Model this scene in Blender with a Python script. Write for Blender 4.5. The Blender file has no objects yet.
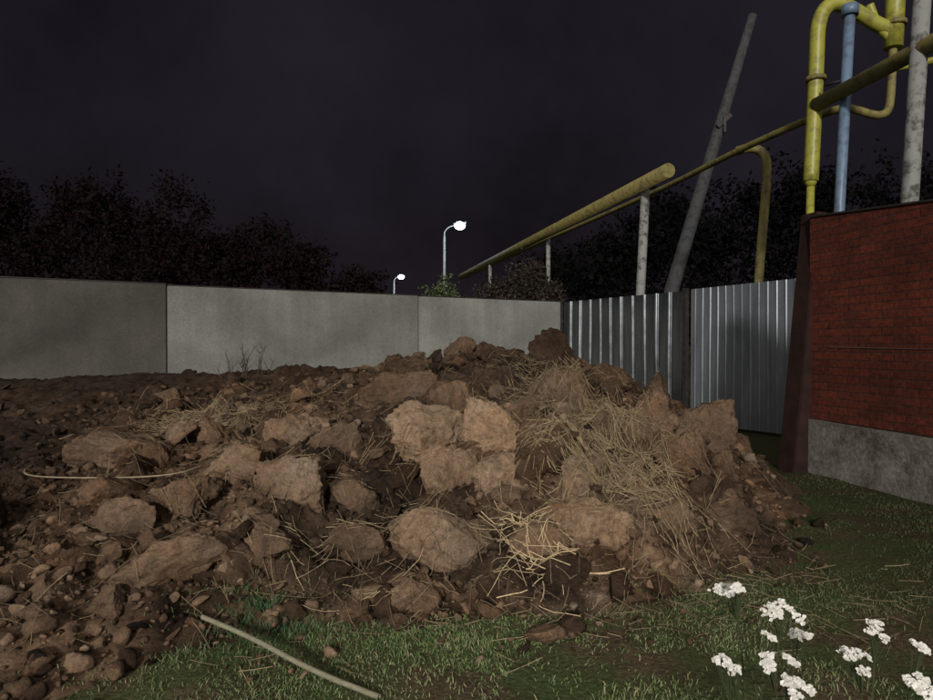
import bpy, bmesh, math, random
import numpy as np
from mathutils import Vector, Matrix, Euler
from mathutils.bvhtree import BVHTree
random.seed(7); rng=np.random.default_rng(7)
scene=bpy.context.scene
scene.view_settings.view_transform='Standard'; scene.view_settings.look='None'; scene.view_settings.exposure=0

# ---------------------------------------------------------------- helpers
def link(o,parent=None):
    scene.collection.objects.link(o)
    if parent: o.parent=parent
    return o
def empty(name):
    return link(bpy.data.objects.new(name,None))
def mesh_obj(name,V,Fc,mat,parent=None,smooth=False,tint=None):
    V=np.asarray(V,dtype=np.float32); Fc=np.asarray(Fc,dtype=np.int32)
    me=bpy.data.meshes.new(name)
    n=len(V); m,k=Fc.shape
    me.vertices.add(n); me.vertices.foreach_set('co',V.ravel())
    me.loops.add(m*k); me.loops.foreach_set('vertex_index',Fc.ravel())
    me.polygons.add(m); me.polygons.foreach_set('loop_start',np.arange(0,m*k,k,dtype=np.int32))
    me.polygons.foreach_set('use_smooth',np.full(m,smooth))
    me.update(calc_edges=True)
    if tint is not None:
        a=me.color_attributes.new('tint','FLOAT_COLOR','POINT')
        t=np.ones((n,4),dtype=np.float32); t[:,:tint.shape[1]]=tint
        a.data.foreach_set('color',t.ravel())
    me.materials.append(mat)
    return link(bpy.data.objects.new(name,me),parent)
def h3(ix,iy,iz):
    M=0xffffffff
    h=(ix*374761393+iy*668265263+iz*2147483647)&M
    h=((h^(h>>13))*1274126177)&M
    h=((h^(h>>16))*1103515245)&M
    return ((h^(h>>15))&M)/float(M)*2-1
def vn(p):
    i=np.floor(p).astype(np.int64); f=p-i; u=f*f*(3-2*f); r=0
    for a in (0,1):
        for b in (0,1):
            for c in (0,1):
                w=(u[:,0] if a else 1-u[:,0])*(u[:,1] if b else 1-u[:,1])*(u[:,2] if c else 1-u[:,2])
                r=r+w*h3(i[:,0]+a,i[:,1]+b,i[:,2]+c)
    return r
def fbm(p,o=4):
    r=0;a=1;t=0
    for k in range(o):
        r=r+a*vn(p*(2.03**k)+k*17.3); t+=a; a*=.5
    return r/t
def f2(x,y,s,o=4,seed=0):
    x=np.atleast_1d(x);y=np.atleast_1d(y)
    return fbm(np.stack([x*s+seed*3.1,y*s-seed*5.7,np.full(x.shape,seed*1.37+.5)],1),o)

class NT:
    def __init__(s,name):
        s.m=bpy.data.materials.new(name); s.m.use_nodes=True
        s.t=s.m.node_tree; s.n=s.t.nodes; s.l=s.t.links
        s.b=s.n['Principled BSDF']
        s.tc=s.n.new('ShaderNodeTexCoord')
    def noise(s,scale,detail=6,rough=.6,vec=None,dist=0):
        n=s.n.new('ShaderNodeTexNoise'); n.inputs['Scale'].default_value=scale
        n.inputs['Detail'].default_value=detail; n.inputs['Roughness'].default_value=rough
        n.inputs['Distortion'].default_value=dist
        s.l.new(vec or s.tc.outputs['Object'],n.inputs['Vector']); return n.outputs['Fac']
    def ramp(s,fac,stops):
        r=s.n.new('ShaderNodeValToRGB'); e=r.color_ramp.elements
        while len(e)<len(stops): e.new(.5)
        for el,(p,c) in zip(e,stops):
            el.position=p; el.color=(*c,1) if isinstance(c,tuple) else (c,c,c,1)
        s.l.new(fac,r.inputs[0]); return r.outputs[0]
    def mix(s,a,b,fac,mode='MIX'):
        m=s.n.new('ShaderNodeMix'); m.data_type='RGBA'; m.blend_type=mode
        for v,i in ((fac,0),(a,6),(b,7)):
            if isinstance(v,(int,float)): m.inputs[i].default_value=v
            elif isinstance(v,tuple): m.inputs[i].default_value=(*v,1)
            else: s.l.new(v,m.inputs[i])
        return m.outputs[2]
    def bump(s,h,strength=.5,dist=.02,prev=None):
        b=s.n.new('ShaderNodeBump'); b.inputs['Strength'].default_value=strength; b.inputs['Distance'].default_value=dist
        s.l.new(h,b.inputs['Height'])
        if prev: s.l.new(prev,b.inputs['Normal'])
        s.l.new(b.outputs[0],s.b.inputs['Normal']); return b.outputs[0]
    def attr(s):
        a=s.n.new('ShaderNodeAttribute'); a.attribute_name='tint'; return a.outputs['Color']
    def col(s,c):
        if isinstance(c,tuple): s.b.inputs['Base Color'].default_value=(*c,1)
        else: s.l.new(c,s.b.inputs['Base Color'])
    def pr(s,rough=.8,metal=0,spec=.5):
        s.b.inputs['Roughness'].default_value=rough; s.b.inputs['Metallic'].default_value=metal
        s.b.inputs['Specular IOR Level'].default_value=spec; return s.m

def soil_mat():
    t=NT('soil'); a=t.attr()
    n1=t.noise(3.5,8,.65); n2=t.noise(24,10,.75); n3=t.noise(90,4,.75); n4=t.noise(1.7,4,.6)
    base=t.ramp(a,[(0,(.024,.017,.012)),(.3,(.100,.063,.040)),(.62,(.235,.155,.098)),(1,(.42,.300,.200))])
    base=t.mix(base,t.ramp(n4,[(.35,(1.10,.96,.84)),(.65,(.94,1.0,1.08))]),.8,'MULTIPLY')
    c=t.mix(base,t.ramp(n2,[(.32,.42),(.47,.9),(.7,1.3)]),1.0,'MULTIPLY')
    c=t.mix(c,t.ramp(n1,[(.3,.6),(.6,1.15)]),1.0,'MULTIPLY')
    c=t.mix(c,t.ramp(n3,[(.35,.7),(.65,1.25)]),.8,'MULTIPLY')
    t.col(c)
    b=t.bump(n2,1.0,.04); t.bump(n3,.9,.012,b)
    return t.pr(.95,0,.12)
M_soil=soil_mat()
def leafy(name,rough=.7):
    t=NT(name); t.col(t.attr()); return t.pr(rough,0,.2)
M_leaf=leafy('leaf_tint')
def concrete(name,c,var=.25):
    t=NT(name); n=t.noise(1.1,8,.6); n2=t.noise(40,5,.7); n3=t.noise(.5,5,.6)
    cc=t.mix(c,t.ramp(n,[(.3,1-var),(.7,1+var*.4)]),1.0,'MULTIPLY')
    cc=t.mix(cc,t.ramp(n3,[(.35,.8),(.65,1.1)]),1.0,'MULTIPLY')
    cc=t.mix(cc,t.ramp(n2,[(.3,.74),(.7,1.15)]),1.0,'MULTIPLY')
    mp=t.n.new('ShaderNodeMapping'); mp.inputs['Scale'].default_value=(6,6,.35); t.l.new(t.tc.outputs['Object'],mp.inputs[0])
    s=t.noise(1.0,5,.6,mp.outputs[0]); cc=t.mix(cc,t.ramp(s,[(.35,.8),(.6,1.0)]),.6,'MULTIPLY')
    t.col(cc); t.bump(n2,.3,.01); return t.pr(.85,0,.3)

# ---------------------------------------------------------------- terrain
CORNER=(2.0,14.1)
def mound_h(x,y):
    w=f2(x,y,1.3,3,1)*.28; w2=f2(x,y,1.7,3,2)*.22
    X=x+w; Y=y+w2
    F=np.interp(X,[-6,-3,-2,-1.2,-.3,.5,1.3,1.9,2.3,2.8,3.4],[1.4,1.7,2.2,2.75,3.2,3.4,3.65,4.05,4.6,5.8,7.5])
    G=np.interp(X,[-6,-2.5,0,2,3.4],[9,8,6.9,6.8,8.5])
    R=np.interp(X,[-6,-4.5,-2.5,-1,0,.9,1.4,1.9,2.4,2.8,3.3],[.80,.86,.94,1.05,1.17,1.15,.95,.70,.50,.25,-.1])
    K=np.interp(X,[-6,-2,-1,0,2],[1.0,1.15,1.4,1.7,1.55])
    t=np.clip((Y-F)/(G-F),0,1); h=R*(1-(1-t)**K)
    b=np.clip((Y-G)/2.4,0,1); fall=np.interp(X,[-4,-1,0.5],[.10,.5,1.0])
    h=h*(1-fall*b*b*(3-2*b))
    h=np.where(Y<F,-(F-Y)*.25,h)
    return h
def mound_full(x,y):
    h=mound_h(x,y); a=np.clip(h*4+.15,0,1)*np.interp(x,[-3,-.8],[.7,1])
    n=.13*f2(x,y,1.9,4,3)
    r=1-np.abs(f2(x,y,4.2,3,4))*2.2; n=n+.08*r-.03
    n=n+.07*f2(x,y,11,4,5)+.025*f2(x,y,33,2,6)
    return h+a*n
nx=560
xs=np.linspace(-8.5,3.7,nx); ys=np.concatenate([np.linspace(1.3,7.6,350),np.linspace(7.63,13.5,110)]); ny=len(ys)
gx,gy=np.meshgrid(xs,ys); fx,fy=gx.ravel(),gy.ravel()
hz=mound_full(fx,fy)
def wall_side(x,y):
    dx,dy=-8.4,-4.8
    return -((x-CORNER[0])*dy-(y-CORNER[1])*dx)/math.hypot(dx,dy)
ii=np.arange(nx*ny).reshape(ny,nx)
quads=np.stack([ii[:-1,:-1],ii[:-1,1:],ii[1:,1:],ii[1:,:-1]],-1).reshape(-1,4)
cxy=(wall_side(fx,fy)>-.3)[quads].all(axis=1); quads=quads[cxy]
tn=f2(fx,fy,2.2,4,8); tn2=f2(fx,fy,9,4,9)
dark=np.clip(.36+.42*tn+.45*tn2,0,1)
dark*=np.clip(np.interp(fy,[2.5,4.5,6,8],[1.3,.95,.6,.4]),0,1.3)  # light fall-off painted into the soil tint: dimmer further back
dark*=np.interp(fx,[-7,-3.5,-1.5],[.4,.65,1.0])  # same painted fall-off towards the left edge
WET=((-.45,4.25,.34,.8),(.45,5.9,.8,.5),(-1.0,4.5,.25,.3),(-.3,5.15,.35,.25),(-3.6,4.6,1.0,1.2),(1.9,4.5,.4,.3),(-.7,3.6,.25,.3),(.3,3.55,.3,.2))
def wetf(x,y):
    w=0
    for a,b,c,d in WET: w=np.maximum(w,np.exp(-(((x-a)/c)**2+((y-b)/d)**2)))
    return w
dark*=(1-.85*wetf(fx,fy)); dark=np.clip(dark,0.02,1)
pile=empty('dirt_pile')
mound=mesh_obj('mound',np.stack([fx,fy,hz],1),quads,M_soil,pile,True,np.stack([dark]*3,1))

# ---------------------------------------------------------------- clods
ICO={}
for s in (1,2,3,4,5):
    bm=bmesh.new(); bmesh.ops.create_icosphere(bm,subdivisions=s,radius=1)
    ICO[s]=(np.array([v.co[:] for v in bm.verts]),np.array([[v.index for v in f.verts] for f in bm.faces])); bm.free()
def clod(sub,dims,loc,rot,planes,seed,rough=.07):
    V=ICO[sub][0].copy()
    V=np.sign(V)*np.abs(V)**.72
    r=np.random.default_rng(seed)
    for k in range(planes):
        n=r.normal(size=3); n/=np.linalg.norm(n); d=r.uniform(.42,.82)
        q=V@n-d; q=np.where(q>0,q,0); V-=q[:,None]*n[None,:]
    nn=V/(np.linalg.norm(V,axis=1)[:,None]+1e-6)
    o=seed*1.7%91
    rid=1-np.abs(fbm(V*2.6+o+9,3))*3
    V+=nn*(rough*1.6*fbm(V*1.2+o,3)+rough*1.2*fbm(V*4+o,3)+rough*.6*rid+rough*.9*fbm(V*13+o,3))[:,None]
    V*=np.array(dims)*.5
    Rm=np.array(Euler(rot).to_matrix())
    return V@Rm.T+np.array(loc)
VV=[];FF=[];TT=[];off=0
def add(V,F,t):
    global off
    VV.append(V);FF.append(F+off);off+=len(V)
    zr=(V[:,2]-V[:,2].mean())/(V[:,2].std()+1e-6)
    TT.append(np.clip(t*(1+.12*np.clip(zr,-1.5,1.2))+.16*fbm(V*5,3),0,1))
heroes=[(-.27,4.60,.48,.42,.95,.3),(.14,4.62,.46,.48,.92,-.5),(-.09,4.22,.34,.38,.85,.9),(.18,4.25,.30,.24,1.0,.2),
(.50,4.35,.46,.38,.38,.4),(.70,3.86,.40,.30,.92,-.3),(-.08,3.66,.54,.30,.74,.1),(-.60,5.6,.60,.28,.42,.2),
(-1.22,5.0,.44,.26,.66,.3),(-1.86,5.0,.36,.26,.6,-.2),(-2.45,4.75,.50,.26,.5,.15),(-1.50,4.3,.42,.34,.7,.5),
(-1.08,4.05,.46,.28,.7,-.3),(-1.66,3.95,.38,.24,.6,.7),(.70,5.2,.48,.32,.5,.1),(1.02,4.8,.34,.24,.5,.6),
(1.5,5.3,.40,.32,.55,-.4),(2.02,5.75,.50,.56,.48,.2),(1.52,4.75,.46,.34,.52,.3),(1.66,4.3,.38,.26,.42,-.2),
(.86,6.6,.42,.40,.14,.1),(.16,5.5,.38,.30,.35,.5),(1.25,4.9,.34,.28,.5,.1),(-.62,4.0,.28,.22,.5,.8),
(-.25,3.28,.24,.15,.65,.3),(.68,4.2,.34,.26,.88,.4),(-1.45,3.3,.46,.18,.66,.5),(-1.05,3.5,.32,.18,.6,-.5),
(.42,3.66,.30,.20,.55,.5),(1.15,4.05,.38,.24,.55,.1),(1.85,4.95,.38,.26,.4,.7),
(-.95,4.75,.34,.26,.45,.4),(.42,5.0,.36,.28,.45,.2),(-.15,5.15,.38,.26,.5,.9),(1.75,6.2,.46,.34,.35,.5),
(2.35,6.1,.32,.28,.35,.1),(-2.1,4.1,.36,.22,.5,.9),(-.45,6.2,.44,.26,.28,.2),
(.35,6.3,.44,.3,.22,.6),(1.3,6.0,.44,.26,.3,.8),(-.55,3.6,.30,.20,.45,.2)]
for i,(x,y,w,h,b,yaw) in enumerate(heroes):
    z=float(mound_h(np.array([x]),np.array([y]))[0])
    dims=(w*1.2,w*random.uniform(.6,.85),h*1.3)
    rot=(random.uniform(-.5,.15),random.uniform(-.4,.4),yaw)
    V=clod(5,dims,(x,y,z+h*.18),rot,8,500+i,.115)
    add(V,ICO[5][1],b*.97)
def scat(n,smin,smax,sub,planes,region,flat=(.45,.85),emb=.06):
    M=n*12
    rx=rng.uniform(region[0],region[1],M); ry=rng.uniform(region[2],region[3],M)
    z0=mound_h(rx,ry); zf=np.maximum(mound_full(rx,ry),0); ws=wall_side(rx,ry); wf=wetf(rx,ry)
    ok=np.where((z0>-.12)&(ws>.3)&((z0>0)|(rng.random(M)<.12)))[0][:n]
    for j in ok:
        x,y,z=rx[j],ry[j],zf[j]
        s=smin*(smax/smin)**(random.random()**1.5)
        d=(s*random.uniform(.8,1.5),s*random.uniform(.6,1.1),s*random.uniform(*flat))
        V=clod(sub,d,(x,y,z+s*emb),(random.uniform(-.7,.7),random.uniform(-.7,.7),random.uniform(0,6.3)),planes,random.randint(0,10**6),.10)
        br=np.clip(random.gauss(.52,.24),.04,.98)*np.interp(y,[3,5,6.5,8],[1.05,.95,.65,.4])*np.interp(x,[-5,-2],[.45,.9])  # light fall-off painted into clod tone, back and to the left
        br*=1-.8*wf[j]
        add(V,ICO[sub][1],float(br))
scat(170,.13,.30,4,7,(-3.0,2.6,2.9,7.4))
scat(420,.08,.18,3,6,(-3.2,2.6,2.6,7.4))
scat(50,.12,.30,3,6,(-7,2.4,3.5,10),(.3,.55))
scat(2200,.04,.10,2,4,(-3.8,2.7,2.2,7.4))
scat(9500,.014,.042,1,2,(-3.3,2.6,2.0,6.4),(.5,.9),.15)
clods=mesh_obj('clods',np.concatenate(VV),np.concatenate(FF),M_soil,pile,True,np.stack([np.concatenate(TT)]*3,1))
bpy.context.view_layer.update()
dg=bpy.context.evaluated_depsgraph_get()
BV=[BVHTree.FromObject(o,dg) for o in (mound,clods)]
def surf(x,y):
    z=0.0
    for b in BV:
        p=b.ray_cast(Vector((x,y,5)),Vector((0,0,-1)))[0]
        if p is not None: z=max(z,p.z)
    return z

# ---------------------------------------------------------------- ground sheet
def axis(lo,hi,step,far):
    c=list(np.arange(lo,hi,step)); s=step; a=hi
    while a<far: c.append(a); s*=1.35; a+=s
    c.append(far); s=step; a=lo-step
    while a>-far: c.insert(0,a); s*=1.35; a-=s
    c.insert(0,-far); return np.array(c)
ax=axis(-3.5,5,.06,600); ay=axis(1.2,9.5,.06,600)
gx,gy=np.meshgrid(ax,ay); X=gx.ravel(); Y=gy.ravel()
near=np.exp(-np.clip(np.hypot(X,Y-4)-9,0,99)/3)
gz=(.03*f2(X,Y,1.1,3,11)+.014*f2(X,Y,6,3,12))*near-.012
ii=np.arange(len(X)).reshape(len(ay),len(ax))
q=np.stack([ii[:-1,:-1],ii[:-1,1:],ii[1:,1:],ii[1:,:-1]],-1).reshape(-1,4)
t=NT('ground_turf'); n=t.noise(2.2,6,.6); n2=t.noise(45,6,.7)
c=t.ramp(n,[(.38,(.15,.105,.065)),(.5,(.110,.115,.050)),(.65,(.095,.135,.048))])
c=t.mix(c,t.ramp(n2,[(.3,.4),(.7,1.4)]),1.,'MULTIPLY')
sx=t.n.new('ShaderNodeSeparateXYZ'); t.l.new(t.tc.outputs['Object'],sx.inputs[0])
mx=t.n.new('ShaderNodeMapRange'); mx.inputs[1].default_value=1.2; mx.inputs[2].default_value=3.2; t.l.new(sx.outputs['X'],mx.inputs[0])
c=t.mix(c,(.38,.36,.30),mx.outputs[0],'MULTIPLY')   # shadow on the ground by the fence, painted into the turf colour
t.col(c); t.bump(n2,1,.03)
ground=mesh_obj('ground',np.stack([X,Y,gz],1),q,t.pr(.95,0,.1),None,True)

# ---------------------------------------------------------------- grass
def blades(P,L,Wd,lean,az,colr):
    n=len(P); d=np.stack([np.cos(az),np.sin(az),0*az],1)
    up=np.array([0,0,1.])
    sw=rng.uniform(0,6.28,n); s=np.stack([np.cos(sw),np.sin(sw),0*sw],1)
    a=P-s*Wd[:,None]/2; b=P+s*Wd[:,None]/2
    m=P+up*(L*.6)[:,None]+d*(L*lean*.35)[:,None]
    ma=m-s*Wd[:,None]*.4; mb=m+s*Wd[:,None]*.4
    tp=P+up*(L*(1-.25*lean))[:,None]+d*(L*lean)[:,None]
    V=np.stack([a,b,ma,mb,tp],1).reshape(-1,3)
    k=np.arange(n)[:,None]*5
    Fc=np.concatenate([k+np.array([0,1,3]),k+np.array([0,3,2]),k+np.array([2,3,4])])
    C=np.repeat(colr,5,axis=0); C[0::5]*=.8; C[1::5]*=.8
    return V,Fc,C
N=270000
px=rng.uniform(-2.2,4.2,N); py=rng.uniform(1.9,6.8,N)
mh=mound_h(px,py)
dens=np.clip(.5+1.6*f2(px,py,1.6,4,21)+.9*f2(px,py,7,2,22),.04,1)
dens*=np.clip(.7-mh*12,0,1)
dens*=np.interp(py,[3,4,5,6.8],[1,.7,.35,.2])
keep=rng.random(N)<dens*.95
patch=np.exp(-(((px+.95)/.26)**2+((py-3.08)/.25)**2)); keep|=(rng.random(N)<patch*.7)
px,py=px[keep],py[keep]; patch=patch[keep]
gz2=np.maximum(mound_full(px,py),.03*f2(px,py,1.1,3,11)+.014*f2(px,py,6,3,12)-.012)
n=len(px)
g1=np.array([.12,.19,.065]); g2=np.array([.25,.29,.13]); dr=np.array([.34,.29,.17]); bl=np.array([.030,.105,.045])
u=np.clip(.5+f2(px,py,2.5,3,23)+rng.normal(0,.22,n),0,1)[:,None]
C=g1*(1-u)+g2*u; isd=(rng.random(n)<.14)[:,None]; C=np.where(isd,dr,C)
C=C*(1-patch[:,None]*.85)+bl*patch[:,None]*.85
C=C*np.interp(px+.4*(py-3),[.9,2.5],[1,.32])[:,None]*np.interp(px,[-1.3,-.3],[.7,1])[:,None]  # ground shadow on the right painted into blade colour; left dimmed too
L=rng.uniform(.008,.026,n)*(1+1.2*np.clip(f2(px,py,3,2,25),0,1))*(1+patch*2.2)
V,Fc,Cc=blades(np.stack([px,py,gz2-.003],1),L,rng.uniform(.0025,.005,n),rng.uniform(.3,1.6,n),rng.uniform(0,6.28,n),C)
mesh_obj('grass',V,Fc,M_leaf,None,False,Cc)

# ---------------------------------------------------------------- straw
def tubes(paths,radii,sides=4):
    Vs=[];Fs=[];o=0
    for P,r in zip(paths,radii):
        P=np.asarray(P,float); m=len(P); r=np.broadcast_to(np.asarray(r,float),(m,))
        T=np.gradient(P,axis=0); T/=np.linalg.norm(T,axis=1)[:,None]+1e-9
        ref=np.zeros(3); ref[np.argmin(np.abs(T).max(axis=0))]=1
        if sides>4:
            A=np.zeros_like(T); a=np.cross(T[0],ref)
            for k in range(m):
                a=a-T[k]*(a@T[k]); a/=np.linalg.norm(a); A[k]=a
        else:
            A=np.cross(T,ref); A/=np.linalg.norm(A,axis=1)[:,None]+1e-9
        B=np.cross(T,A)
        an=np.arange(sides)*2*math.pi/sides
        R=P[:,None,:]+r[:,None,None]*(np.cos(an)[None,:,None]*A[:,None,:]+np.sin(an)[None,:,None]*B[:,None,:])
        Vs.append(R.reshape(-1,3)); idx=np.arange(m*sides).reshape(m,sides)
        nx_=np.roll(idx,-1,axis=1)
        Fs.append(np.stack([idx[:-1],nx_[:-1],nx_[1:],idx[1:]],-1).reshape(-1,4)+o)
        if sides==4:
            Fs.append(np.array([[idx[0,3],idx[0,2],idx[0,1],idx[0,0]],[idx[-1,0],idx[-1,1],idx[-1,2],idx[-1,3]]])+o)
        o+=m*sides
    return np.concatenate(Vs),np.concatenate(Fs)
t=NT('straw'); nn=t.noise(60,3,.6); t.col(t.mix(t.attr(),t.ramp(nn,[(.3,.6),(.7,1.15)]),1.,'MULTIPLY')); M_straw=t.pr(.6,0,.3)
paths=[];rad=[];cols=[]
def strand(x,y,az,L,r,col,lift=.01,curl=.5,m=5,stiff=.75):
    pts=[];a=az;c=random.uniform(-curl,curl)
    x-=math.cos(a)*L/2; y-=math.sin(a)*L/2
    for k in range(m):
        pts.append([x,y]); x+=math.cos(a)*L/(m-1); y+=math.sin(a)*L/(m-1); a+=c/(m-1)
    z=np.array([surf(*p) for p in pts]); s=np.linspace(-1,1,m)
    mid=np.median(z); sl=np.clip(np.polyfit(s,z,1)[0],-.6*L,.6*L)
    lin=mid+sl*s
    zz=lin*stiff+(1-stiff)*z+lift*random.uniform(0,1.2)+s*random.gauss(0,.10)*L
    zz=np.maximum(zz,-.004)
    paths.append([[p[0],p[1],q_] for p,q_ in zip(pts,zz)]); rad.append(r); cols.append(col)
def scol(b=1):
    k=random.uniform(.45,1.15)*b; return (.44*k,.33*k,.19*k)
def straw_patch(cx,cy,sx,sy,n,Lm=(.08,.25),b=1,az0=None,lift=.02):
    for _ in range(n):
        x=random.gauss(cx,sx);y=random.gauss(cy,sy)
        az=random.uniform(0,6.28) if az0 is None else random.gauss(az0,.6)
        strand(x,y,az,random.uniform(*Lm),random.uniform(.0009,.0021),scol(b),lift)
straw_patch(1.02,4.8,.24,.32,1100,(.05,.24),.8,None,.035)
straw_patch(.72,5.5,.25,.3,650,(.05,.22),.6,None,.03)
straw_patch(1.12,4.2,.15,.22,450,(.05,.22),.85,-1.3,.035)
straw_patch(.72,4.25,.16,.1,200,(.06,.24),1.0,.2)
straw_patch(-2.2,5.7,.32,.25,750,(.06,.26),.8)
straw_patch(-.62,3.45,.25,.15,50,(.08,.26),1.0,.2)
straw_patch(-1.0,4.8,.9,.9,650,(.04,.22),.65)
straw_patch(.4,4.0,.8,.5,550,(.04,.2),.75)
straw_patch(.1,6.0,1.2,.6,500,(.05,.25),.45)
straw_patch(-1.5,3.4,.8,.5,180,(.04,.16),.6)
straw_patch(1.0,3.4,.9,.25,260,(.04,.18),.6)
for _ in range(58):   # loose pale reeds spilling down the front
    az=random.gauss(-1.2,1.0); x0=.32+random.gauss(0,.10); y0=3.62+random.gauss(0,.13); l=random.uniform(.10,.40)
    strand(x0+math.cos(az)*l*.35,y0+math.sin(az)*l*.35,az,l,random.uniform(.0014,.0032),scol(1.6),.05,.7,5,.6)
for _ in range(16):
    strand(.34+random.gauss(0,.12),3.74+random.gauss(0,.06),random.uniform(.2,2.9),random.uniform(.10,.26),.002,scol(1.3),.06,.6)
V,Fc=tubes(paths,rad,4)
ct=np.repeat(np.array(cols),[5*4]*len(cols),axis=0)
mesh_obj('straw',V,Fc,M_straw,pile,False,ct)

dw=[]; dr_=[]
for k in range(16):
    x=-2.45+random.gauss(0,.14); y=7.6+random.gauss(0,.1); z=surf(x,y)-.03; l=random.uniform(.15,.45); ax_=random.uniform(-.35,.35)
    P=[[x+ax_*l*s+random.gauss(0,.006),y+.1*s*l,z+l*s*(1-.15*s)] for s in (0,.3,.6,.85,1)]
    dw.append(P); dr_.append([.006,.005,.004,.003,.002])
    for j in range(3):
        b0=P[random.randint(1,3)]; dx=random.uniform(-.1,.1)
        dw.append([b0,[b0[0]+dx*.5,b0[1],b0[2]+.05],[b0[0]+dx,b0[1],b0[2]+.1]]); dr_.append([.003,.002,.001])
V,Fc=tubes(dw,dr_,4); mesh_obj('dry_weed',V,Fc,M_straw,None,False,np.tile([[.06,.045,.03]],(len(V),1)))

# ---------------------------------------------------------------- pale rod and bent wire on the ground
t=NT('weathered_wood'); mp=t.n.new('ShaderNodeMapping'); mp.inputs['Scale'].default_value=(3,40,40); t.l.new(t.tc.outputs['Object'],mp.inputs[0])
nn=t.noise(2,6,.7,mp.outputs[0]); t.col(t.ramp(nn,[(.3,(.14,.125,.08)),(.7,(.28,.26,.17))])); t.bump(nn,.5,.01); M_wood=t.pr(.8)
def box(name,dims,loc,rot,mat,parent=None,bev=.004):
    bm=bmesh.new(); bmesh.ops.create_cube(bm,size=1); bmesh.ops.scale(bm,vec=dims,verts=bm.verts)
    if bev: bmesh.ops.bevel(bm,geom=bm.edges[:],offset=bev,segments=2,affect='EDGES')
    me=bpy.data.meshes.new(name); bm.to_mesh(me); bm.free(); me.materials.append(mat)
    o=link(bpy.data.objects.new(name,me),parent); o.location=loc; o.rotation_euler=rot; return o
def bar(name,a,b,w,h,mat,parent=None,bev=.004):
    a=Vector(a);b=Vector(b);d=b-a
    return box(name,(d.length,w,h),(a+b)/2,d.to_track_quat('X','Z').to_euler(),mat,parent,bev)
def smoothp(P,it=3):
    P=np.asarray(P,float)
    for _ in range(it):
        Q=[P[0]]
        for a,b in zip(P[:-1],P[1:]): Q+= [a*.75+b*.25,a*.25+b*.75]
        Q.append(P[-1]); P=np.array(Q)
    return P
za=surf(-1.15,2.95)+.02; zb=surf(-.36,2.5)+.012
V,Fc=tubes([smoothp([(-1.17,2.98,za),(-.9,2.82,(za*2+zb)/3+.006),(-.6,2.61,(za+2*zb)/3-.004),(-.32,2.46,zb)])],[.011],8); mesh_obj('wooden_stick',V,Fc,M_wood,None,True)
wp=[]
for X_,Y_ in ((-2.98,4.75),(-2.92,4.42),(-2.80,4.3),(-2.5,4.22),(-2.1,4.2),(-1.82,4.22),(-1.74,4.4)):
    wp.append([X_,Y_,surf(X_,Y_)+.02])
wp=np.array(wp); wz=wp[:,2].copy()
for _ in range(3): wz[1:-1]=np.maximum(wz[1:-1],(wz[:-2]+wz[2:])/2)
wp[:,2]=wz
t=NT('pale_wire'); t.col(t.ramp(t.noise(20),[(.3,(.16,.12,.07)),(.7,(.30,.24,.16))])); M_wire=t.pr(.6)
V,Fc=tubes([smoothp(wp)],[.005],8); mesh_obj('bent_wire',V,Fc,M_wire,None,True)

# ---------------------------------------------------------------- concrete wall
cw=empty('concrete_wall')
M_c=[concrete('concrete_a',(.080,.073,.062),.4),concrete('concrete_b',(.175,.175,.155)),concrete('concrete_c',(.205,.208,.185))]
M_dark=NT('dark_steel'); M_dark.col(M_dark.ramp(M_dark.noise(12),[(.3,(.012,.010,.010)),(.7,(.035,.028,.024))])); M_dark=M_dark.pr(.6,.3)
wd=Vector((-8.4,-4.8,0)).normalized(); c0=Vector((CORNER[0],CORNER[1],0))
cuts=[0.08,3.35,7.6,11.9,16.2,20.5]; mats=[2,1,0,0,0]; tops=[2.2,2.21,2.23,2.2,2.19]
for k in range(5):
    a=c0+wd*(cuts[k]+.008); b=c0+wd*(cuts[k+1]-.008)
    hh=tops[k]; a.z=b.z=hh/2-.1
    bar('panel_%d'%(k+1),a,b,.12,hh+.2,M_c[mats[k]],cw,.008)
    p=c0+wd*cuts[k+1]+Vector((-.49,.86,0))*.125
    box('post_%d'%(k+1),(.16,.12,2.3),(p.x,p.y,1.0),(0,0,math.atan2(wd.y,wd.x)),M_c[0],cw,.01)
    a.z=b.z=hh+.010; bar('cap_%d'%(k+1),a,b,.13,.014,M_dark,cw,.003)

# ---------------------------------------------------------------- corrugated metal fence
def galv(name,c1,c2,rough,metal):
    t=NT(name); n=t.noise(5,6,.6); n2=t.noise(60,3,.5)
    mp=t.n.new('ShaderNodeMapping'); mp.inputs['Scale'].default_value=(5,5,.6); t.l.new(t.tc.outputs['Object'],mp.inputs[0])
    s=t.noise(1.5,5,.6,mp.outputs[0])
    t.col(t.mix(t.ramp(s,[(.3,c1),(.7,c2)]),t.ramp(n2,[(.3,.85),(.7,1.1)]),1.,'MULTIPLY'))
    rr=t.ramp(n,[(.3,rough-.05),(.7,rough+.08)])
    m=t.pr(rough,metal,.5); t.l.new(rr,t.b.inputs['Roughness']); return m
M_g1=galv('galvanised_dark',(.13,.14,.15),(.24,.25,.265),.27,.95)
M_g2=galv('galvanised_light',(.14,.155,.17),(.25,.265,.29),.34,.6)
fence=empty('corrugated_metal_fence')
fd=Vector((2.8,-5.0,0)).normalized(); fn=Vector((-fd.y,fd.x,0))
if fn.dot(Vector((-1,-1,0)))<0: fn=-fn
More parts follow.
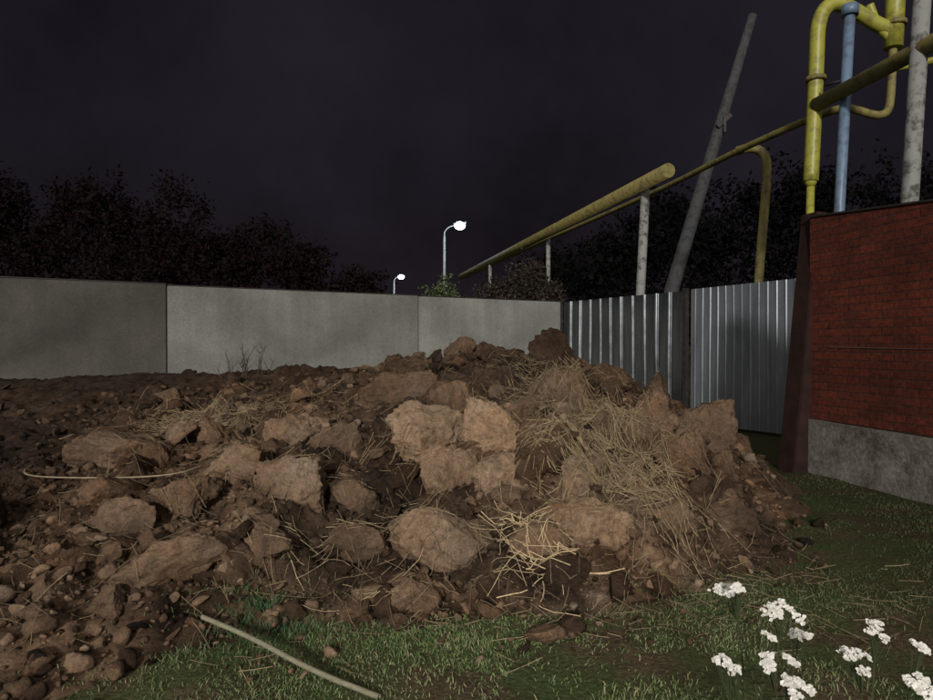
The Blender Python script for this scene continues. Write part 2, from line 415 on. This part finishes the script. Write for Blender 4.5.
def sheet(name,s0,s1,z0,z1a,z1b,pitch,depth,mat,prof,smooth=False):
    pts=[];s=s0
    while s<s1-1e-4:
        for u_,v_ in prof:
            if s+u_*pitch<=s1: pts.append((s+u_*pitch,v_*depth*(1+.2*math.sin(s*5.3))))
        s+=pitch
    rows=10; V=[]
    for r_ in range(rows):
        for (q_,v_) in pts:
            f=(q_-s0)/(s1-s0); zt=z1a*(1-f)+z1b*f; z=z0+(zt-z0)*r_/(rows-1)
            wob=.008*math.sin(q_*2.1+z*1.5)+.003*math.sin(q_*6+z*3)
            p=c0+fd*q_+fn*(v_+wob); V.append((p.x,p.y,z))
    m=len(pts); Fs=[[r_*m+i,r_*m+i+1,(r_+1)*m+i+1,(r_+1)*m+i] for r_ in range(rows-1) for i in range(m-1)]
    mesh_obj(name,V,Fs,mat,fence,smooth)
# half-round standing ribs on the far sheets, shallow trapezoid on the near ones
prof1=[(0,0),(.60,0)]+[(.62+.30*(1-math.cos(a))/2,math.sin(a)) for a in [math.pi*i/10 for i in range(11)]]+[(.94,0)]
prof2=[(0,0),(.40,.05),(.48,.8),(.60,.8),(.68,.05)]
sheet('sheet_far',.06,3.32,.06,2.2,2.2,.30,.045,M_g1,prof1,True)
sheet('sheet_near',3.46,6.5,.03,2.22,2.24,.15,.012,M_g2,prof2)
for s in (0.0,3.39,5.78):
    p=c0+fd*s+fn*(.05 if s<4 else -.08); box('post_%d'%(s*10),(.08,.08,2.32),(p.x,p.y,1.08),(0,0,math.atan2(fd.y,fd.x)),M_dark,fence,.004)
for z in (.5,1.8):
    bar('rail_%d'%(z*10),c0+fd*.05-fn*.045+Vector((0,0,z)),c0+fd*6.4-fn*.045+Vector((0,0,z)),.03,.04,M_dark,fence)

# ---------------------------------------------------------------- brick wall with concrete plinth
bw=empty('brick_wall')
t=NT('old_red_brick'); sp=t.n.new('ShaderNodeSeparateXYZ'); cb=t.n.new('ShaderNodeCombineXYZ')
t.l.new(t.tc.outputs['Object'],sp.inputs[0]); t.l.new(sp.outputs['X'],cb.inputs[0]); t.l.new(sp.outputs['Z'],cb.inputs[1])
bk=t.n.new('ShaderNodeTexBrick'); t.l.new(cb.outputs[0],bk.inputs['Vector']); bk.inputs['Scale'].default_value=1
bk.inputs['Brick Width'].default_value=.26; bk.inputs['Row Height'].default_value=.077; bk.inputs['Mortar Size'].default_value=.007; bk.inputs['Mortar Smooth'].default_value=.5
bk.inputs['Color1'].default_value=(.125,.027,.014,1); bk.inputs['Color2'].default_value=(.085,.020,.012,1); bk.inputs['Mortar'].default_value=(.055,.026,.018,1)
n1=t.noise(1.6,7,.7); n2=t.noise(24,7,.8)
c=t.mix(bk.outputs['Color'],t.ramp(n1,[(.3,.5),(.7,1.25)]),1.,'MULTIPLY'); c=t.mix(c,t.ramp(n2,[(.35,.35),(.65,1.45)]),1.,'MULTIPLY')
t.col(c); b=t.bump(bk.outputs['Fac'],.6,.007)
b.node.invert=True; t.bump(n2,.6,.015,b)
M_brick=t.pr(.9,0,.2)
wA=Vector((3.56,7.0,0)); wB=Vector((4.62,2.4,0)); d=wB-wA; Lw=d.length; yaw=math.atan2(d.y,d.x)
def wallpiece(name,x0,x1,y0,y1,z0a,z1a,z0b,z1b,mat):
    V=[(x0,y0,z0a),(x1,y0,z0b),(x1,y1,z0b),(x0,y1,z0a),(x0,y0,z1a),(x1,y0,z1b),(x1,y1,z1b),(x0,y1,z1a)]
    Fs=[(3,2,1,0),(4,5,6,7),(0,1,5,4),(1,2,6,5),(2,3,7,6),(3,0,4,7)]
    o=mesh_obj(name,V,Fs,mat,bw); o.location=wA; o.rotation_euler=(0,0,yaw)
    md=o.modifiers.new('b','BEVEL'); md.width=.004; md.segments=2; return o
t=NT('plinth_concrete'); n=t.noise(3,9,.75); n2=t.noise(22,8,.8)
c=t.mix(t.ramp(n,[(.35,(.075,.058,.048)),(.5,(.17,.15,.13)),(.68,(.27,.25,.225))]),t.ramp(n2,[(.35,.45),(.6,1.15)]),1.,'MULTIPLY')
t.col(c); t.bump(n2,.9,.02); M_pl=t.pr(.9,0,.2)
wallpiece('brickwork',0,Lw,0,.25,.545,2.62,.50,2.2,M_brick)
wallpiece('plinth',-.02,Lw,-.04,.27,-.3,.54,-.3,.495,M_pl)
wallpiece('mortar_band',.25,Lw,-.008,.01,1.275,1.287,1.22,1.230,concrete('mortar_band',(.075,.045,.035)))
wallpiece('coping',-.02,Lw,-.015,.28,2.623,2.645,2.203,2.225,M_dark)
t=NT('dark_red_steel'); t.col(t.ramp(t.noise(6,7,.7),[(.3,(.010,.005,.004)),(.7,(.030,.012,.009))])); M_dr=t.pr(.8,0,.2)
bar('end_post',(3.42,7.05,-.1),(3.70,7.12,2.68),.24,.2,M_dr,bw,.01)

# ---------------------------------------------------------------- gas pipes
def paint(name,c,c2,rough=.45):
    t=NT(name); n=t.noise(7,7,.7); t.col(t.ramp(n,[(.38,c2),(.52,c)])); t.bump(n,.15,.01); return t.pr(rough,0,.4)
M_y=paint('yellow_paint',(.26,.25,.035),(.16,.14,.03)); M_yo=paint('old_yellow_paint',(.155,.13,.036),(.08,.058,.024),.7)
M_b=paint('pale_blue_paint',(.10,.15,.22),(.07,.09,.13)); M_w=paint('whitewashed_steel',(.18,.18,.17),(.05,.044,.038),.8)
def pipe(name,P,r,mat,parent,sm=True,it=2):
    V,Fc=tubes([smoothp(P,it) if sm else P],[r] if not isinstance(r,list) else [np.array(r)],14 )
    n=len(V)//14; o=mesh_obj(name,V,Fc,mat,parent,True)
    me=o.data; bm=bmesh.new(); bm.from_mesh(me)
    bm.verts.ensure_lookup_table()
    for s in (0,n-1):
        try: f=bm.faces.new([bm.verts[s*14+i] for i in range(14)]); f.smooth=False
        except Exception: pass
    bmesh.ops.recalc_face_normals(bm,faces=bm.faces); bm.to_mesh(me); bm.free(); return o
gp=empty('gas_pipeline')
pipe('riser_thin',[(4.98,9.9,0),(5.05,9.9,3.75)],.055,M_y,gp,False)
pipe('riser_thick',[(5.05,9.9,3.7),(5.13,9.9,5.45),(5.14,9.9,6.0),(5.26,9.9,6.27),(5.48,9.9,6.31),(5.75,9.9,6.16),(6.0,9.9,6.0),(6.2,9.9,5.92)],.105,M_y,gp)
pipe('reducer',[(5.045,9.9,3.62),(5.05,9.9,3.74)],[.055,.106],M_y,gp,False)
pipe('drop_thick',[(6.3,9.9,6.9),(6.25,9.9,5.65)],.13,M_y,gp,False)
pipe('drop_thin',[(6.25,9.9,5.7),(6.22,9.9,4.95),(6.18,9.9,4.7),(6.0,9.9,4.66),(5.75,9.9,4.74),(5.5,9.9,4.8),(5.2,10.8,4.8),(4.87,12.2,4.8),(4.38,15.2,4.8),(2.8,21.6,4.78),(0.0,34,4.75)],.058,M_yo,gp)
pipe('branch',[(6.25,9.9,5.35),(6.6,9.9,5.42),(7.4,9.9,5.6)],.05,M_y,gp)
pipe('valve_stub',[(5.9,9.9,6.28),(6.02,9.9,5.95),(6.3,9.9,5.7)],.06,M_y,gp)
pipe('near_main',[(6.2,2.6,4.8),(5.4,7.8,4.8),(5.09,9.83,4.8)],.10,M_yo,gp,False)
pipe('far_main',[(4.1,13.7,4.85),(-.3,35,4.85)],.15,M_yo,gp,False)
pipe('arch_branch',[(4.87,12.2,4.8),(5.05,12.2,4.86),(5.22,12.2,4.86),(5.39,12.2,4.76),(5.44,12.2,4.5),(5.4,12.2,3.9),(5.27,12.2,2.4),(5.2,12.2,0)],.08,M_yo,gp)
pipe('support_near',[(3.75,15,0),(3.98,15,4.75)],.10,M_w,gp,False)
pipe('support_far',[(2.6,21.6,0),(2.62,21.6,4.7)],.07,M_w,gp,False)
pipe('support_farther',[(1.0,28.6,0),(1.0,28.6,4.7)],.07,M_w,gp,False)
for (x,y,z,r) in ((5.12,9.9,5.2,.14),(6.27,9.9,6.0,.16)):
    pipe('flange',[(x,y,z-.03),(x,y,z+.03)],r,M_yo,gp,False)
bpv=pipe('blue_pipe',[(5.02,9.4,0),(5.19,9.4,3.1),(5.33,9.4,5.9)],.07,M_b,None,False)
pipe('cap',[(5.33,9.4,5.88),(5.335,9.4,6.02)],.11,M_b,bpv,False)
pipe('bracket',[(5.1,9.62,5.0),(5.3,9.4,5.0)],.02,M_dark,bpv,False)
pipe('steel_post',[(5.05,8,0),(5.25,8,2.96),(5.42,8,5.9)],.095,M_w,None,False)
up=pipe('utility_pole',[(4.55,17,0),(5.2,17,2.8),(6.4,17,6.9),(7.2,17,9.6)],[.20,.18,.14,.10],paint('pole_concrete',(.038,.038,.039),(.018,.018,.018),.9),None,False)
bar('crossarm',(6.25,16.84,6.75),(6.6,16.86,7.05),.08,.1,M_dark,up)
bar('insulator_bracket',(6.42,16.80,6.6),(6.42,16.80,7.0),.06,.06,M_dark,up)

# ---------------------------------------------------------------- street lamps
def emis(name,c,s):
    t=NT(name); t.b.inputs['Emission Color'].default_value=(*c,1); t.b.inputs['Emission Strength'].default_value=s; t.col((.8,.8,.8)); return t.m
M_em=emis('led_lens',(.80,.95,1.0),14)
M_pole=paint('galvanised_pole',(.15,.16,.16),(.10,.10,.10),.5)
def lamp(x,y,hx,H,name,power):
    e=empty(name); s=hx-x
    pipe('pole',[(x,y,0),(x,y,H-.55)],[.09,.06],M_pole,e,False)
    pipe('arm',[(x,y,H-.6),(x,y,H-.3),(x+s*.35,y-.1,H-.05),(hx,y-.25,H)],.035,M_pole,e)
    box('lamp_head',(.66,.32,.10),(hx+.08,y-.3,H+.06),(.1,-.12,0),M_pole,e,.03)
    bm=bmesh.new(); bmesh.ops.create_uvsphere(bm,u_segments=20,v_segments=12,radius=1); bmesh.ops.scale(bm,vec=(.28,.15,.21),verts=bm.verts)
    me=bpy.data.meshes.new('lens'); bm.to_mesh(me); bm.free(); me.materials.append(M_em)
    for p in me.polygons: p.use_smooth=True
    o=link(bpy.data.objects.new('lens',me),e); o.location=(hx+.08,y-.34,H-.06)
    l=bpy.data.lights.new('lamp_light','POINT'); l.energy=power; l.color=(.8,.95,1); l.shadow_soft_size=.2
    lo=link(bpy.data.objects.new('lamp_light',l),e); lo.location=(hx+.08,y-.8,H-.4)
lamp(-1.15,35,-.42,7.5,'street_lamp',150)
lamp(-6.55,61,-5.95,7.5,'street_lamp',150)

# ---------------------------------------------------------------- vegetation behind the walls
def foliage(centres,n_each,leaf,base,seed,cv=1.0):
    r=np.random.default_rng(seed); Vs=[];Cs=[]
    for (x,y,z,rx,ry,rz) in centres:
        ns=max(8,int(n_each/45)); d=r.normal(size=(ns,3)); d/=np.linalg.norm(d,axis=1)[:,None]
        sub=np.array([x,y,z])+d*np.array([rx,ry,rz])*r.uniform(.35,1,(ns,1))
        sb=1+(r.uniform(.4,1.5,ns)-1)*cv
        k=r.integers(0,ns,n_each)
        P=sub[k]+r.normal(size=(n_each,3))*np.array([rx,ry,rz])*.16
        a=r.normal(size=(n_each,3)); a/=np.linalg.norm(a,axis=1)[:,None]; b=np.cross(a,r.normal(size=(n_each,3))); b/=np.linalg.norm(b,axis=1)[:,None]
        s=leaf*r.uniform(.5,1.3,(n_each,1))
        Vs.append(np.stack([P-a*s,P-b*s*.5,P+a*s,P+b*s*.5],1).reshape(-1,3))
        Cs.append(np.repeat(np.array(base)[None,:]*(sb[k]*r.uniform(.7,1.3,n_each))[:,None],4,axis=0))
    V=np.concatenate(Vs); return V,np.arange(len(V)).reshape(-1,4),np.concatenate(Cs)
tt=NT('night_foliage'); tt.col(tt.attr()); M_nleaf=tt.pr(1,0,0)
r0=random.Random(3)
cl=[];cr=[]
for k in range(22):
    x=-38+k*1.6+r0.uniform(-.8,.8); top=np.interp(x,[-38,-16,-9,-3],[12,9.5,6.0,3.4])*r0.uniform(.8,1.15)
    cl.append((x,37+r0.uniform(-3,5),top*.45,2.6,2.2,top*.42)); cl.append((x+.8,39,top*.78,1.8,1.6,top*.24))
for k in range(17):
    x=3.5+k*1.9+r0.uniform(-.8,.8); top=np.interp(x,[3,5,9,14,30],[4.5,6.0,8.5,10,12])*r0.uniform(.85,1.1)
    cr.append((x,29+r0.uniform(-3,5),top*.45,2.4,2,top*.45)); cr.append((x+.8,31,top*.8,1.7,1.5,top*.24))
A=foliage(cl,1700,.15,(.0090,.0062,.0060),1,.3); B=foliage(cr,1500,.15,(.0048,.0046,.0046),2,.4)
mesh_obj('distant_trees',np.concatenate([A[0],B[0]]),np.concatenate([A[1],B[1]+len(A[0])]),M_nleaf,None,False,np.concatenate([A[2],B[2]]))
def shrub(name,cs,n,leaf,col,seed):
    e=empty(name); V,Fc,C=foliage(cs,n,leaf,col,seed); mesh_obj('foliage',V,Fc,M_leaf,e,False,C)
    ps=[];rs=[]
    for (x,y,z,rx,ry,rz) in cs:
        for j in range(4):
            dx=random.uniform(-rx,rx)*.7; ps.append([(x,y,0),(x+dx*.3,y,z*.6),(x+dx,y,z+rz*.5)]); rs.append([.07,.05,.02])
    V,Fc=tubes(ps,rs,4); mesh_obj('branches',V,Fc,M_leaf,e,False,np.tile([[.02,.015,.01]],(len(V),1)))
shrub('bush',[(1.0,20,2.5,.8,.7,.8),(1.75,20,2.9,.7,.7,.95),(2.4,20,2.5,.6,.6,.8),(.4,20.3,2.2,.6,.6,.6),(1.3,20,2.0,1.2,.6,.9),(1.6,20,2.3,1.1,.5,1.1)],5500,.05,(.028,.020,.014),5)
shrub('bush',[(-1.2,33.5,3.6,.9,.8,1.2),(-.3,33.5,3.1,.8,.8,1.0)],900,.09,(.045,.060,.022),6)

# ---------------------------------------------------------------- yarrow plants
t=NT('white_petals'); t.col(t.attr()); M_pet=t.pr(.7,0,.2)
heads=[(.80,2.02,.565,.052),(.78,1.95,.60,.026),(.95,2.02,.52,.060),(.62,1.62,.545,.024),(.645,1.62,.52,.02),(.755,1.62,.545,.040),(.76,1.56,.505,.056),
(.935,1.60,.56,.042),(1.04,1.70,.59,.034),(1.09,1.62,.49,.048),(1.0,2.0,.44,.036),(1.12,1.66,.56,.02),(.87,1.95,.46,.022)]
stemP=[];stemR=[];PV=[];PC=[]
bases=[(.86,2.0),(.74,1.66),(1.02,1.72)]
def petal(c,n,az,r):
    a=Vector((math.cos(az),math.sin(az),0)); s=Vector((-a.y,a.x,0))
    q_=n.to_track_quat('Z','Y'); f=lambda v:(c+q_@v)
    for v in (Vector((0,0,0)),a*r*.6-s*r*.5+Vector((0,0,.1*r)),a*r,a*r*.6+s*r*.5+Vector((0,0,.1*r))): PV.append(tuple(f(v)))
    k=random.uniform(.8,1)
    for _ in range(4): PC.append((.80*k,.77*k,.70*k))
for (x,y,z,r) in heads:
    bx,by=min(bases,key=lambda b:(b[0]-x)**2+(b[1]-y)**2); bx+=random.gauss(0,.02); by+=random.gauss(0,.02)
    fork=Vector((x*.85+bx*.15,y*.85+by*.15,z-.10))
    stemP.append([(bx,by,0),((bx+x)/2+.01,(by+y)/2,z*.5),tuple(fork)]); stemR.append([.003,.0026,.002])
    nf=int(25+r*1700); tilt=Vector((random.gauss(0,.2),-.3,1)).normalized()
    lobes=[(random.uniform(0,6.28),random.uniform(.2,.95)*r) for _ in range(8)]
    for j in range(nf):
        la,lr=random.choice(lobes); rr=.32*r
        dx=math.cos(la)*lr+random.gauss(0,rr*.45); dy=math.sin(la)*lr+random.gauss(0,rr*.45)
        p=Vector((x+dx,y+dy,z-(dx*dx+dy*dy)/r*.25+random.gauss(0,.0015)+dy*.25))
        nrm=(tilt+Vector((random.gauss(0,.25),random.gauss(0,.25)-.2,0))).normalized()
        a0=random.uniform(0,1.2)
        for k in range(5): petal(p,nrm,a0+k*1.2566,random.uniform(.005,.0078))
        if j%6==0: stemP.append([tuple(fork),tuple(fork.lerp(p,.6)+Vector((0,0,-.006))),tuple(p-Vector((0,0,.002)))]); stemR.append([.0012,.001,.0008])
ya=empty('yarrow_plant')
mesh_obj('florets',PV,np.arange(len(PV)).reshape(-1,4),M_pet,ya,False,np.array(PC))
V,Fc=tubes(stemP,stemR,4); mesh_obj('stems',V,Fc,M_leaf,ya,False,np.tile([[.05,.065,.03]],(len(V),1)))
lp=[];lr_=[]
for sP in [s for s in stemP if s[0][2]==0]:
    for j in range(5):
        f=random.uniform(.05,.7); a=Vector(sP[0]).lerp(Vector(sP[2]),f); az=random.uniform(0,6.28); l=random.uniform(.04,.09)
        dv=Vector((math.cos(az),math.sin(az),.5))*l; sd=Vector((-math.sin(az),math.cos(az),0))
        lp.append([tuple(a),tuple(a+dv*.6),tuple(a+dv+Vector((0,0,-.2*l)))]); lr_.append([.0015,.0012,.0008])
        for k in range(10):
            b=a+dv*(k+1)/11; w=.16*l*(1-abs(k-5)/9)
            for sg in (-1,1): lp.append([tuple(b),tuple(b+sd*sg*w*.6+dv*.05),tuple(b+sd*sg*w+dv*.1)]); lr_.append([.0013,.001,.0006])
V,Fc=tubes(lp,lr_,4); mesh_obj('leaves',V,Fc,M_leaf,ya,False,np.tile([[.025,.045,.018]],(len(V),1)))

# ---------------------------------------------------------------- light
el,azm=math.radians(17),math.radians(7)
d=Vector((math.sin(azm)*math.cos(el),math.cos(azm)*math.cos(el),-math.sin(el)))
sl=bpy.data.lights.new('sun','SUN'); sl.energy=2.9; sl.angle=math.radians(5); sl.color=(1,.96,.90)
so=link(bpy.data.objects.new('sun',sl)); so.rotation_euler=d.to_track_quat('-Z','Y').to_euler()
w=bpy.data.worlds.new('World'); scene.world=w; w.use_nodes=True; nt=w.node_tree; N_=nt.nodes; Lk=nt.links
bg=N_['Background']; bg.inputs[1].default_value=1
sky=N_.new('ShaderNodeTexSky'); sky.sky_type='NISHITA'; sky.sun_disc=False; sky.sun_elevation=el; sky.sun_rotation=math.radians(187)
m1=N_.new('ShaderNodeVectorMath'); m1.operation='MULTIPLY_ADD'; m1.inputs[1].default_value=(.0007,.0003,.0003); m1.inputs[2].default_value=(.0078,.0068,.0102); Lk.new(sky.outputs[0],m1.inputs[0])
tc=N_.new('ShaderNodeTexCoord'); nz=N_.new('ShaderNodeTexNoise'); nz.inputs['Scale'].default_value=2.0; nz.inputs['Detail'].default_value=9; nz.inputs['Roughness'].default_value=.6; Lk.new(tc.outputs['Generated'],nz.inputs['Vector'])
mr=N_.new('ShaderNodeMapRange'); mr.inputs[1].default_value=.3; mr.inputs[2].default_value=.7; mr.inputs[3].default_value=.5; mr.inputs[4].default_value=1.8; Lk.new(nz.outputs[0],mr.inputs[0])
m2=N_.new('ShaderNodeVectorMath'); m2.operation='SCALE'; Lk.new(m1.outputs[0],m2.inputs[0]); Lk.new(mr.outputs[0],m2.inputs['Scale'])
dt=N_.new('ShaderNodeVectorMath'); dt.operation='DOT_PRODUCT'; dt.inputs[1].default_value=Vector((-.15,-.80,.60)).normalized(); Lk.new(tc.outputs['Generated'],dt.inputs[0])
mg=N_.new('ShaderNodeMapRange'); mg.interpolation_type='SMOOTHSTEP'; mg.inputs[1].default_value=.1; mg.inputs[2].default_value=1; mg.inputs[3].default_value=0; mg.inputs[4].default_value=.62; Lk.new(dt.outputs['Value'],mg.inputs[0])  # soft fill glow added to the sky behind the camera
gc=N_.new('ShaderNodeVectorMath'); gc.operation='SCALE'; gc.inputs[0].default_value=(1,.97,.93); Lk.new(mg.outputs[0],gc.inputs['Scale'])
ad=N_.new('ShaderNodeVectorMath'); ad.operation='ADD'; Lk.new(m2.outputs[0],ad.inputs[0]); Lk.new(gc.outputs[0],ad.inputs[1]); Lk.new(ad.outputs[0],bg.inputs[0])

cam=bpy.data.cameras.new('camera'); co=link(bpy.data.objects.new('camera',cam)); co.location=(0,0,1.3)
co.rotation_euler=(math.radians(89.6),0,0); cam.lens=26; cam.sensor_width=36; cam.clip_end=2000; scene.camera=co
